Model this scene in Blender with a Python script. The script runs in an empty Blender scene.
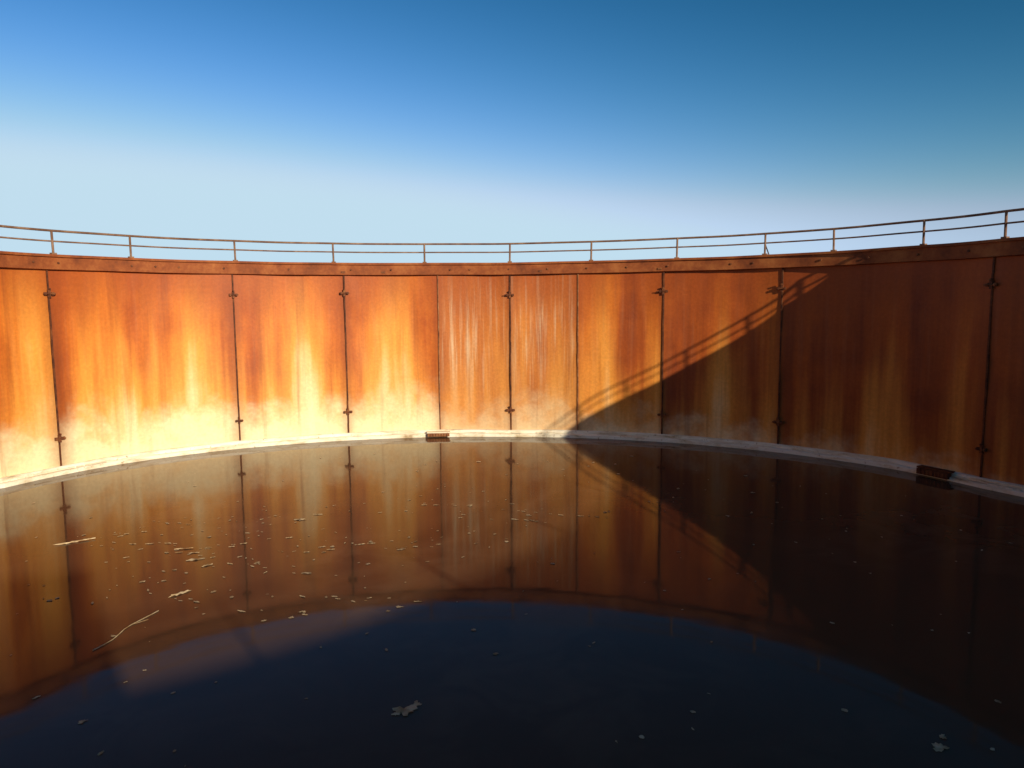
import bpy, math, random
from mathutils import Matrix, Vector, noise
random.seed(7)
S=6.0
CX,CY=-0.3338*S,1.9319*S
TOP=(1+.3361)*S; LOW=(1+.2472)*S; RAILZ=(1+.4782)*S
SIG=math.radians(-55.5); ELEV=math.atan(.268)
SD=Vector((math.cos(SIG)*math.cos(ELEV),math.sin(SIG)*math.cos(ELEV),math.sin(ELEV)))
rad=math.radians
# ---------- footprint of the basin ----------
def fq(q): return 3.7028-.1736*q**3-.3928*q**4
TAB=[(-180,3.60),(-150,3.85),(-120,4.25),(-90,4.6),(-75,4.72),(-60,4.70),(-45,4.50),(-28,4.24),(-12,3.70),(0,3.41),(15,3.40),(28,3.47),(34,fq(rad(34-90)))]  # unseen side and rear radii, shaped to place the rim's shadow edges
TAB2=[(140,fq(rad(50))),(155,3.42),(180,3.60)]
def interp(T,d):
    P=[T[0]]+T+[T[-1]]
    for i in range(1,len(P)-2):
        if P[i][0]<=d<=P[i+1][0]:
            x0,y0=P[i];x1,y1=P[i+1]
            m0=(y1-P[i-1][1])/max(x1-P[i-1][0],1e-6);m1=(P[i+2][1]-y0)/max(P[i+2][0]-x0,1e-6)
            h=x1-x0;t=(d-x0)/h
            return (2*t**3-3*t*t+1)*y0+(t**3-2*t*t+t)*h*m0+(-2*t**3+3*t*t)*y1+(t**3-t*t)*h*m1
    return T[-1][1]
def rr(deg):
    d=(deg+180)%360-180
    if 34<=d<=140: return S*fq(rad(d-90))
    if d<34: return S*interp(TAB,d)
    return S*interp(TAB2,d)
def base(deg):
    r=rr(deg);a=rad(deg)
    return Vector((CX+r*math.cos(a),CY+r*math.sin(a),0))
def pt(deg,off=0,z=0):
    p=base(deg);t=base(deg+.6)-base(deg-.6);n=Vector((t.y,-t.x,0)).normalized()
    return p+n*off+Vector((0,0,z))
def frame(deg):
    t=(base(deg+.6)-base(deg-.6)).normalized();n=Vector((t.y,-t.x,0))
    return t,n
N=720
ARC=[0.0]
for i in range(N): ARC.append(ARC[-1]+(base((i+1)*.5)-base(i*.5)).length)
def arc(deg):
    d=(deg%360)*2;i=int(d);f=d-i
    return ARC[i]+(ARC[min(i+1,N)]-ARC[i])*f
# ---------- helpers ----------
def mk(name,vs,fs,mat=None,parent=None,smooth=False,uv=None,uv2=None):
    me=bpy.data.meshes.new(name);me.from_pydata([tuple(v) for v in vs],[],fs);me.update()
    if uv is not None:
        l=me.uv_layers.new(name="UVMap")
        for lp in me.loops: l.data[lp.index].uv=uv[lp.vertex_index]
    if uv2 is not None:
        l=me.uv_layers.new(name="pan")
        for lp in me.loops: l.data[lp.index].uv=uv2[lp.vertex_index]
    if smooth:
        for p in me.polygons:p.use_smooth=True
    o=bpy.data.objects.new(name,me);bpy.context.scene.collection.objects.link(o)
    if mat: me.materials.append(mat)
    if parent: o.parent=parent
    return o
def empty(name,loc=(0,0,0)):
    o=bpy.data.objects.new(name,None);bpy.context.scene.collection.objects.link(o);return o
def sweep(name,prof,mat,parent=None,closed=True,smooth=False,wob=0.0):
    vs=[];fs=[];uv=[];k=len(prof)
    for i in range(N+1):
        d=i*.5
        w=wob*noise.noise(Vector((math.cos(rad(d))*9,math.sin(rad(d))*9,3.3))) if wob else 0
        for j,(o,z) in enumerate(prof):
            vs.append(pt(d,o+w,z+w*.6));uv.append((ARC[i],z+o))
    for i in range(N):
        a=i*k;b=(i+1)*k
        for j in range(k if closed else k-1):
            j2=(j+1)%k
            fs.append((a+j,a+j2,b+j2,b+j))
    return mk(name,vs,fs,mat,parent,smooth,uv)
def box(vs,fs,c,t,n,sx,sy,sz,up=Vector((0,0,1))):
    b=len(vs)
    for dx in(-1,1):
        for dy in(-1,1):
            for dz in(-1,1): vs.append(c+t*(dx*sx/2)+n*(dy*sy/2)+up*(dz*sz/2))
    for f in((0,1,3,2),(4,6,7,5),(0,4,5,1),(2,3,7,6),(0,2,6,4),(1,5,7,3)): fs.append(tuple(b+i for i in f))
def cyl(vs,fs,a,b,r,k=8):
    d=(b-a).normalized();x=d.orthogonal().normalized();y=d.cross(x);s=len(vs)
    for p in(a,b):
        for i in range(k):
            g=2*math.pi*i/k;vs.append(p+x*(r*math.cos(g))+y*(r*math.sin(g)))
    for i in range(k): fs.append((s+i,s+(i+1)%k,s+k+(i+1)%k,s+k+i))
    fs.append(tuple(s+k+i for i in range(k)));fs.append(tuple(s+k-1-i for i in range(k)))
# ---------- node helper ----------
class NT:
    def __init__(s,name):
        s.m=bpy.data.materials.new(name);s.m.use_nodes=True;s.t=s.m.node_tree;s.b=s.t.nodes['Principled BSDF']
    def n(s,ty,**k):
        x=s.t.nodes.new(ty)
        for a,v in k.items(): setattr(x,a,v)
        return x
    def put(s,sock,v):
        if isinstance(v,bpy.types.NodeSocket): s.t.links.new(v,sock)
        else: sock.default_value=v
    def math(s,op,a,b=0,c=0,clamp=False):
        x=s.n('ShaderNodeMath',operation=op,use_clamp=clamp);s.put(x.inputs[0],a);s.put(x.inputs[1],b);s.put(x.inputs[2],c);return x.outputs[0]
    def mix(s,f,a,b,bt='MIX'):
        x=s.n('ShaderNodeMix',data_type='RGBA',blend_type=bt);s.put(x.inputs[0],f)
        for so,v in((x.inputs[6],a),(x.inputs[7],b)):
            s.put(so,v if isinstance(v,bpy.types.NodeSocket) else (*v,1))
        return x.outputs[2]
    def comb(s,a,b,c=0):
        x=s.n('ShaderNodeCombineXYZ')
        for i,v in enumerate((a,b,c)): s.put(x.inputs[i],v)
        return x.outputs[0]
    def noise(s,vec,scale,detail=4,rough=.55,dist=0):
        x=s.n('ShaderNodeTexNoise');s.put(x.inputs['Vector'],vec)
        x.inputs['Scale'].default_value=scale;x.inputs['Detail'].default_value=detail;x.inputs['Roughness'].default_value=rough;x.inputs['Distortion'].default_value=dist
        return x.outputs['Fac']
    def ss(s,v,a,b,lo=0,hi=1):
        x=s.n('ShaderNodeMapRange',interpolation_type='SMOOTHSTEP');s.put(x.inputs[0],v)
        for i,q in enumerate((a,b,lo,hi)): s.put(x.inputs[1+i],q)
        return x.outputs[0]
    def ramp(s,f,els):
        x=s.n('ShaderNodeValToRGB');e=x.color_ramp.elements
        while len(e)<len(els): e.new(.5)
        for i,(p,c) in enumerate(els): e[i].position=p;e[i].color=(*c,1)
        s.put(x.inputs[0],f);return x.outputs[0]
    def uv(s,name="UVMap"):
        x=s.n('ShaderNodeUVMap',uv_map=name);y=s.n('ShaderNodeSeparateXYZ');s.t.links.new(x.outputs[0],y.inputs[0]);return y.outputs[0],y.outputs[1]
    def bump(s,h,st,dist):
        x=s.n('ShaderNodeBump');x.inputs['Strength'].default_value=st;x.inputs['Distance'].default_value=dist;s.put(x.inputs['Height'],h)
        s.t.links.new(x.outputs[0],s.b.inputs['Normal'])
# ---------- wall material ----------
def wall_mat():
    m=NT("rusted_steel_plate")
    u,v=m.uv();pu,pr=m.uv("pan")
    off=m.math('MULTIPLY',pr,57.0)
    wide=m.noise(m.comb(m.math('ADD',m.math('MULTIPLY',u,.42),off),m.math('MULTIPLY',v,.06)),1,1,.5,0)
    mid=m.noise(m.comb(m.math('ADD',m.math('MULTIPLY',u,1.25),off),m.math('MULTIPLY',v,.10),4),1,2,.5,0)
    fine=m.noise(m.comb(m.math('MULTIPLY',u,7.),m.math('MULTIPLY',v,.35),9),1,3,.6,0)
    blot=m.noise(m.comb(u,v,2),.7,4,.6,0)
    speck=m.noise(m.comb(u,v,5),8,3,.6)
    hn=m.math('DIVIDE',v,7.6)
    s1=m.math('ADD',m.math('MULTIPLY',wide,.45),m.math('ADD',m.math('MULTIPLY',mid,.35),m.math('MULTIPLY',blot,.2)))
    s1=m.math('ADD',s1,m.math('MULTIPLY',m.math('SUBTRACT',fine,.5),.10))
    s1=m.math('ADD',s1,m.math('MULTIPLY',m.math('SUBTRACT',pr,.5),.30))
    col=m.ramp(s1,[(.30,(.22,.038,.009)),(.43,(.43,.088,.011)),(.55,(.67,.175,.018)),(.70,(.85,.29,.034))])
    edge=m.math('MULTIPLY',m.math('MULTIPLY',pu,m.math('SUBTRACT',1,pu)),4.0)
    climb=m.math('ADD',m.math('MULTIPLY',m.ss(wide,.32,.70),.50),m.math('ADD',m.math('MULTIPLY',m.ss(mid,.32,.72),.36),m.math('MULTIPLY',m.ss(edge,0,.8),.10)))
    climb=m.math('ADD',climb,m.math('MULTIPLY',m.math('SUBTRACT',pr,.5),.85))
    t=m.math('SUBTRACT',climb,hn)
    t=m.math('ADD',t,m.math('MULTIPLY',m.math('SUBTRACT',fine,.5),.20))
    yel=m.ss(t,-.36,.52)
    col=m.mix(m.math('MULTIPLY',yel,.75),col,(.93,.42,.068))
    t2=m.math('ADD',t,m.math('MULTIPLY',m.math('SUBTRACT',blot,.5),.30))
    pale=m.ss(t2,.18,.90)
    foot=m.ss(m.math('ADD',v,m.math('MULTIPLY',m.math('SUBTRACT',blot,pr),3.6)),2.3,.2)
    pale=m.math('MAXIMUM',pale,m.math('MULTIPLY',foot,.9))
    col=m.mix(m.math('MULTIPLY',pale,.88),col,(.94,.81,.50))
    drip=m.noise(m.comb(m.math('MULTIPLY',u,4.),m.math('MULTIPLY',v,.16),21),1,3,.65,0)
    pd=m.ss(m.math('ABSOLUTE',m.math('SUBTRACT',pr,.43)),.08,.03)
    dm=m.math('MULTIPLY',m.ss(drip,.46,.76),m.math('MULTIPLY',m.ss(hn,.1,.6),m.math('ADD',.04,m.math('MULTIPLY',pd,.62))))
    col=m.mix(m.math('MULTIPLY',pd,.40),col,(.46,.17,.05))
    col=m.mix(dm,col,(.78,.60,.38))
    es=m.ss(m.math('ADD',edge,m.math('MULTIPLY',mid,.25)),.08,.50,1,0)
    col=m.mix(m.math('MULTIPLY',es,.5),col,(.22,.050,.011))
    tp=m.ss(m.math('ADD',hn,m.math('MULTIPLY',m.math('SUBTRACT',mid,.5),.7)),.62,1.08)
    col=m.mix(m.math('MULTIPLY',tp,.8),col,(.33,.062,.009))
    dk=m.ss(m.noise(m.comb(m.math('MULTIPLY',u,2.2),m.math('MULTIPLY',v,.10),33),1,3,.6,0),.52,.8)
    col=m.mix(m.math('MULTIPLY',dk,.5),col,(.22,.046,.010))
    sp=m.ss(speck,.3,.75,.90,1.05)
    hv=m.n('ShaderNodeHueSaturation');m.put(hv.inputs['Color'],col);m.put(hv.inputs['Value'],sp)
    m.t.links.new(hv.outputs[0],m.b.inputs['Base Color'])
    m.b.inputs['Roughness'].default_value=.58
    m.b.inputs['Specular IOR Level'].default_value=.3
    m.bump(speck,.4,.015)
    return m.m
def rust_mat(name,a,b,c,scale=2.0,rough=.75):
    m=NT(name);g=m.n('ShaderNodeNewGeometry').outputs['Position']
    n1=m.noise(g,scale,4,.6,0);n2=m.noise(g,scale*9,2,.6)
    col=m.ramp(m.math('ADD',m.math('MULTIPLY',n1,.8),m.math('MULTIPLY',n2,.2)),[(.35,a),(.5,b),(.66,c)])
    m.t.links.new(col,m.b.inputs['Base Color']);m.b.inputs['Roughness'].default_value=rough
    m.b.inputs['Specular IOR Level'].default_value=.3
    return m.m
def conc_mat():
    m=NT("lime_crusted_concrete");u,v=m.uv();g=m.n('ShaderNodeNewGeometry').outputs['Position']
    n1=m.noise(m.comb(u,m.math('MULTIPLY',v,3)),.8,4,.65,.5);n2=m.noise(g,7,3,.6)
    col=m.ramp(n1,[(.28,(.36,.24,.12)),(.40,(.68,.56,.38)),(.52,(.84,.76,.59)),(.72,(.88,.83,.70))])
    col=m.mix(m.ss(n2,.60,.80),col,(.32,.18,.08))
    m.t.links.new(col,m.b.inputs['Base Color']);m.b.inputs['Roughness'].default_value=.8
    m.bump(n2,.5,.03);return m.m
M_wall=wall_mat()
M_fl=rust_mat("rusted_flange",(.15,.036,.010),(.26,.064,.015),(.38,.12,.03),1.0)
M_seam=rust_mat("dark_rust_seam",(.05,.015,.006),(.10,.028,.009),(.18,.055,.015),3)
M_weld=rust_mat("pale_weld_seam",(.16,.05,.02),(.28,.11,.04),(.42,.22,.10),3)
M_bolt=rust_mat("rusted_bolt",(.07,.020,.008),(.15,.045,.016),(.28,.10,.03),5)
M_rail=rust_mat("weathered_rail_paint",(.12,.055,.03),(.20,.10,.055),(.32,.19,.12),2)
M_conc=conc_mat()
# ---------- wall ----------
wall=empty("rusty_tank_wall")
SE=[34.8,54.5,67.2,77.0,85.0,93.5,104.3,116.4,134.3]
x=134.3
steps=[17,14,12,11,13,16,18,15,12,14,17,13,15,18,14]
i=0
ext=[]
while x+steps[i%15]<360+34.8-8:
    x+=steps[i%15];i+=1;ext.append(x)
SE+=ext
THIN={93.5,77.0}
WO=.14
vs=[];fs=[];uv=[];uv2=[]
fixed={134.3:.60,116.4:.58,104.3:.53,93.5:.56,85.0:.43,77.0:.468,67.2:.355,54.5:.25,34.8:.12}  # bleach per panel; right side set low to deepen its shade in the colour
for k,a in enumerate(SE):
    b=SE[k+1] if k+1<len(SE) else SE[0]+360
    nx=max(10,int((b-a)*2));nz=26;s=len(vs)
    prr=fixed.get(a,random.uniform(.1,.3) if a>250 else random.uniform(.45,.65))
    for i in range(nx+1):
        f=i/nx;d=a+(b-a)*f
        for j in range(nz+1):
            z=-.5+(TOP-.15+.5)*j/nz
            w=.045*noise.noise(Vector((arc(d)*.55,z*.35,k*3.1)))+.02*noise.noise(Vector((arc(d)*1.7,z*.9,k)))
            w+=.05*math.sin(math.pi*f)
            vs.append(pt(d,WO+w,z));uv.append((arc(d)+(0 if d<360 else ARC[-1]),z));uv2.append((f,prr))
    for i in range(nx):
        for j in range(nz):
            p=s+i*(nz+1)+j;fs.append((p,p+1,p+nz+2,p+nz+1))
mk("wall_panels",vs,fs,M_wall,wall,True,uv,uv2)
va=[];fa=[];vb=[];fb=[];vc=[];fc=[]
for a in SE:
    t,n=frame(a)
    if a in THIN:
        L=(vb,fb);w=.04;pd=.04
    else: L=(va,fa);w=.06;pd=.06
    segs=14
    for j in range(segs):
        z0=.25+(LOW-.25)*j/segs;z1=.25+(LOW-.25)*(j+1)/segs
        dx=.012*noise.noise(Vector((a,j*.8,0)))
        box(L[0],L[1],pt(a,WO-.02,(z0+z1)/2)+t*dx,t,n,w,pd,z1-z0-.004)
    if a not in THIN:
        for zc in(6.62,1.25):
            c=pt(a,WO-.07,zc+random.uniform(-.08,.08));k_=random.uniform(.62,.8)
            box(vc,fc,c,t,n,.13*k_,.08,.36*k_)
            for sg in(-1,1):
                q=random.uniform(.8,1.2)
                box(vc,fc,c+t*(sg*.17*k_)-n*.01,t,n,.13*k_*q,.05,.15*k_)
                cyl(vc,fc,c+t*(sg*.18*k_),c+t*(sg*.18*k_)-n*.08,.045,6)
            cyl(vc,fc,c-t*.26*k_-n*.05,c+t*(.26*k_+random.uniform(-.08,.1))-n*.05,.024,8)
            cyl(vc,fc,c-n*.02+Vector((0,0,.17)),c-n*.10+Vector((0,0,.17)),.035,6)
mk("seam_strips",va,fa,M_seam,wall);mk("weld_seams",vb,fb,M_weld,wall);mk("seam_clamps",vc,fc,M_bolt,wall)
sweep("rim_flange",[(.10,LOW-.02),(-.02,LOW),(-.02,TOP-.10),(-.10,TOP-.09),(-.10,TOP),(.95,TOP),(.95,TOP-.9),(.6,TOP-.9),(.6,TOP-.1),(.10,TOP-.1)],M_fl,wall,True,False,.03)
vc=[];fc=[];d=0.0
while d<360:
    t,n=frame(d)
    c=pt(d,-.02,(LOW+TOP)/2-.04)
    cyl(vc,fc,c+n*.05,c-n*.045,.042,6)
    if random.random()<.3:
        box(vc,fc,pt(d+.9,-.02,LOW+.12),t,n,.18,.05,.08)
    d+=random.choice([2.3,4.6,4.6,6.9])
mk("flange_bolts",vc,fc,M_bolt,wall)
# ---------- ledge ----------
ledge=empty("concrete_ledge")
sweep("ledge_step",[(.4,-.4),(-.14,-.4),(-.14,.12),(-.10,.15),(.10,.16),(.4,.17)],M_conc,ledge,False,False,.05)
sweep("toe_strip",[(.10,.14),(.02,.14),(.02,.27),(.06,.30),(.2,.30)],M_conc,ledge,False,False,.06)
vs=[];fs=[]
for i in range(150):
    d=random.uniform(0,360);t,n=frame(d);L=random.uniform(.15,.9)
    t=(t+n*random.uniform(-.06,.06)).normalized();n2=Vector((t.y,-t.x,0))
    box(vs,fs,pt(d,-.04+random.uniform(-.03,.04),.17+random.uniform(0,.02)),t,n2,L,random.uniform(.04,.10),random.uniform(.02,.05))
mk("ledge_crust_fragments",vs,fs,M_conc,ledge)
def scupper(name,d,w,h,mat1,mat2):
    p=empty(name);t,n=frame(d);v=[];f=[]
    box(v,f,pt(d,-.20,.06+h/2),t,n,w,.24,h)
    mk("housing",v,f,mat2,p)
    v=[];f=[]
    box(v,f,pt(d,-.10,.09+h),t,n,w*1.08,.30,.05);mk("cover_plate",v,f,mat1,p)
    v=[];f=[]
    for i in range(7):
        box(v,f,pt(d,-.335,.06+h/2)+t*((i-3)*w/8),t,n,w/22,.03,h*.8)
    mk("grille_bars",v,f,M_bolt,p)
scupper("scupper_box",93.7,1.0,.14,M_conc,M_weld)
scupper("scupper_box.001",38.6,1.1,.20,M_seam,M_seam)
# ---------- railing ----------
rail=empty("guard_railing")
def ring(name,z,off,r,mat):
    return sweep(name,[(off+r*math.cos(2*math.pi*k/8),z+r*math.sin(2*math.pi*k/8)) for k in range(8)],mat,rail,True,True,.03)
ring("top_rail",RAILZ,.10,.042,M_rail);ring("mid_rail",TOP+(RAILZ-TOP)*.56,.10,.030,M_rail)
PO=[33.9,41.1,49.5,56.4,65.8,75.5,85.0,95.0,105.4,116.0,126.4,133.6]
x=133.6
while x<360+33.9-12: x+=9.3;PO.append(x)
vs=[];fs=[]
for a in PO:
    t,n=frame(a)
    cyl(vs,fs,pt(a,.10,TOP-.02),pt(a,.10,RAILZ+.02)+t*random.uniform(-.02,.02),.042,8)
    box(vs,fs,pt(a,.10,TOP+.03),t,n,.18,.16,.06)
    if random.random()<.35: cyl(vs,fs,pt(a,.10,TOP+.45),pt(a,.70,TOP+.02),.025,6)
mk("posts",vs,fs,M_rail,rail)
# ---------- water ----------
def water_mat():
    m=NT("dark_stagnant_water");g=m.n('ShaderNodeNewGeometry').outputs['Position']
    n=m.noise(g,.12,2,.6,.6);n2=m.noise(g,.6,3,.65,.8)
    film=m.math('MULTIPLY',m.ss(n,.4,.7),m.ss(n2,.35,.7))
    col=m.mix(film,(.100,.050,.025),(.155,.086,.046))
    m.t.links.new(col,m.b.inputs['Base Color'])
    m.put(m.b.inputs['Roughness'],m.ss(n2,.4,.75,.045,.085))
    m.b.inputs['IOR'].default_value=1.21
    w=m.noise(g,.9,2,.5,.3)
    m.bump(w,.10,.02)
    return m.m
vs=[Vector((CX,CY,0))]+[pt(i,.12,0) for i in range(360)]
mk("water",vs,[(0,1+i,1+(i+1)%360) for i in range(360)],water_mat())
# ---------- ground around ----------
def ground_mat():
    m=NT("dry_earth_and_grass");g=m.n('ShaderNodeNewGeometry').outputs['Position']
    a=m.noise(g,.08,4,.6);b=m.noise(g,3,3,.7)
    col=m.ramp(m.math('ADD',m.math('MULTIPLY',a,.6),m.math('MULTIPLY',b,.4)),[(.36,(.05,.055,.02)),(.5,(.11,.09,.045)),(.65,(.19,.15,.09))])
    m.t.links.new(col,m.b.inputs['Base Color']);m.b.inputs['Roughness'].default_value=.95;m.bump(b,.7,.08);return m.m
vs=[];fs=[];rings=[0.9,3,8,20,60,200,800,3000]
for k,o in enumerate(rings):
    for i in range(180):
        p=pt(i*2,0.9,0);d=Vector((math.cos(rad(i*2)),math.sin(rad(i*2)),0))
        vs.append(p+d*(o-.9)+Vector((0,0,TOP-.35)))
for k in range(len(rings)-1):
    for i in range(180):
        j=(i+1)%180;fs.append((k*180+i,(k+1)*180+i,(k+1)*180+j,k*180+j))
mk("ground",vs,fs,ground_mat())
# ---------- stand-in for an unseen structure behind, added to cast its shadow ----------
PH=-68.0
ph=empty("shadow_caster_shed");t,n=frame(PH)
M_sh=rust_mat("corrugated_sheet",(.16,.13,.11),(.28,.25,.22),(.36,.33,.30),1)
G=TOP-.35
c0=pt(PH,0,0)
W_,D_,H_=5.4,3.2,2.45
cc=c0+n*(1.15+D_/2)
v=[];f=[]
box(v,f,cc+Vector((0,0,G+H_/2)),t,n,W_,D_,H_)
for i in range(34): box(v,f,cc-n*(D_/2+.012)+t*((i-16.5)*W_/34.5)+Vector((0,0,G+H_/2)),t,n,.06,.03,H_-.06)
mk("walls",v,f,M_sh,ph)
R0=[cc+t*(sx*(W_/2+.15))+n*(sy*(D_/2+.2))+Vector((0,0,G+H_+.004)) for sx in(-1,1) for sy in(-1,1)]
ri=[cc+t*(sx*(W_/2+.15))+Vector((0,0,G+H_+.5)) for sx in(-1,1)]
v=R0+ri;f=[(0,2,5,4),(1,4,5,3),(0,4,1),(2,3,5),(0,1,3,2)]
mk("roof",v,f,M_fl,ph)
v=[];f=[];box(v,f,cc-n*(D_/2+.05)+t*.8+Vector((0,0,G+1.0)),t,n,.9,.05,2.0);mk("door",v,f,M_bolt,ph)
v=[];f=[];box(v,f,cc-n*(D_/2+.05)-t*1.0+Vector((0,0,G+1.4)),t,n,.9,.05,.7);mk("window_shutter",v,f,M_seam,ph)
# ---------- floating debris ----------
def leaf_mat():
    m=NT("dead_leaf");g=m.n('ShaderNodeNewGeometry').outputs['Position']
    m.t.links.new(m.ramp(m.noise(g,5,2,.6),[(.35,(.34,.20,.08)),(.6,(.62,.45,.26))]),m.b.inputs['Base Color']);m.b.inputs['Roughness'].default_value=.7;return m.m
M_leaf=leaf_mat()
vs=[];fs=[]
def leaf(x,y,L,W,ang,lobes=True):
    s=len(vs);k=22;ca,sa=math.cos(ang),math.sin(ang);zc=.008
    vs.append(Vector((x,y,zc+.02*L)))
    ph=random.uniform(0,6)
    for i in range(k):
        g=2*math.pi*i/k
        r=random.uniform(.55,1.1)+(.22*math.cos(3*g+ph) if lobes else 0)
        if not lobes: r=random.uniform(.75,1.1)
        px=L/2*r*math.cos(g);py=W/2*r*math.sin(g)
        vs.append(Vector((x+px*ca-py*sa,y+px*sa+py*ca,zc+random.uniform(-.01,.05)*L)))
    for i in range(k): fs.append((s,s+1+i,s+1+(i+1)%k))
for a in [(-1.64,10.38,.36,.26,.2,True),(-1.50,10.55,.22,.14,1,True),(-1.75,10.3,.16,.12,1,True),(5.77,9.36,.26,.2,.5,True),(5.95,9.6,.14,.10,1,True),(-6.34,10.15,.14,.10,.3,True),
 (-7.07,14.98,.50,.11,.9,False),(-7.66,17.1,.42,.16,.4,False),(-7.2,16.7,.3,.10,.8,False),(-8.3,17.9,.5,.07,.2,False),(-7.9,17.6,.25,.07,.2,False),
 (-11.4,18.5,.9,.06,.6,False),(-6.1,20.4,.4,.14,0,False),(-5.7,20.9,.3,.10,0,False),(-4.2,14.0,.16,.10,0,True),(-2.3,14.2,.18,.10,0,True),(-2.5,14.0,.10,.07,0,True)]: leaf(*a)
for i in range(330):
    a=random.random()*2*math.pi;r=random.random()**.5*20
    x,y=CX+r*math.cos(a),CY+4+r*math.sin(a)
    if math.hypot(x-CX,y-CY)>19: continue
    s=random.uniform(.03,.13)*(.5+y/30);leaf(x,y,s,s*random.uniform(.3,.9),random.uniform(0,6),random.random()<.5)
for i in range(170):
    x=random.gauss(-6,3.8);y=random.gauss(17.5,3);s=random.uniform(.04,.15);leaf(x,y,s,s*random.uniform(.2,.7),random.uniform(0,6),False)
for cl in range(12):
    cx_=random.gauss(-5.5,4.5);cy_=random.gauss(18,3);da=random.uniform(-.5,.6)
    for i in range(9):
        q=random.gauss(0,.8);x=cx_+q*math.cos(da);y=cy_+q*math.sin(da)+random.gauss(0,.08);s=random.uniform(.05,.22);leaf(x,y,s,s*.3,da+random.gauss(0,.3),False)
mk("floating_leaves",vs,fs,M_leaf)
v=[];f=[];P=[Vector((-7.46+.3*i/8+.05*math.sin(i),12.4+1.7*i/8,.012+.004*math.sin(i*2))) for i in range(9)]
for i in range(8): cyl(v,f,P[i],P[i+1],.009,6)
cyl(v,f,P[5],P[5]+Vector((.22,.2,.01)),.005,5)
mk("floating_twig",v,f,M_leaf)
# ---------- world, sun, camera ----------
w=bpy.data.worlds.new("World");bpy.context.scene.world=w;w.use_nodes=True;nt=w.node_tree
sk=nt.nodes.new('ShaderNodeTexSky');sk.sky_type='NISHITA';sk.sun_disc=False
sk.sun_elevation=ELEV;sk.sun_rotation=math.atan2(SD.x,SD.y);sk.air_density=1.0;sk.dust_density=.6;sk.ozone_density=2.0
bg=nt.nodes['Background'];bg.inputs[1].default_value=.10
sp=nt.nodes.new('ShaderNodeSeparateColor');cb=nt.nodes.new('ShaderNodeCombineColor')
nt.links.new(sk.outputs[0],sp.inputs[0])
def wm(op,a,b,c=0):
    x=nt.nodes.new('ShaderNodeMath');x.operation=op
    for i,q in enumerate((a,b,c)):
        if isinstance(q,bpy.types.NodeSocket): nt.links.new(q,x.inputs[i])
        else: x.inputs[i].default_value=q
    return x.outputs[0]
R=wm('SMOOTH_MIN',wm('MULTIPLY',wm('POWER',sp.outputs[0],3.5),.090),5.4,3.0)
Gc=wm('SMOOTH_MIN',wm('MULTIPLY',wm('POWER',sp.outputs[1],2.05),.265),7.3,3.0)
B=wm('SMOOTH_MIN',wm('MULTIPLY',wm('POWER',sp.outputs[2],2.2),.19),8.4,3.0)
B=wm('SMOOTH_MAX',B,wm('MULTIPLY',Gc,1.3),1.0)
B=wm('MINIMUM',B,8.6)
R=wm('SMOOTH_MIN',R,wm('MULTIPLY',Gc,.76),.6)
for i,c in enumerate((R,Gc,B)): nt.links.new(c,cb.inputs[i])
nt.links.new(cb.outputs[0],bg.inputs[0])
L=bpy.data.lights.new("sun",'SUN');L.energy=5.0;L.angle=rad(.5);L.color=(1,.90,.70)
lo=bpy.data.objects.new("sun",L);bpy.context.scene.collection.objects.link(lo);lo.rotation_euler=SD.to_track_quat('Z','Y').to_euler()
cam=bpy.data.cameras.new("camera");co=bpy.data.objects.new("camera",cam);bpy.context.scene.collection.objects.link(co)
cam.sensor_width=36;cam.lens=731.85/1024*36;cam.clip_end=6000;cam.clip_start=.05
co.matrix_world=Matrix.Translation((0,0,S))@Matrix.Rotation(math.pi/2-.1049,4,'X')@Matrix.Rotation(-.0078,4,'Z')
sc=bpy.context.scene;sc.camera=co
sc.view_settings.view_transform='Standard';sc.view_settings.look='None';sc.view_settings.exposure=0
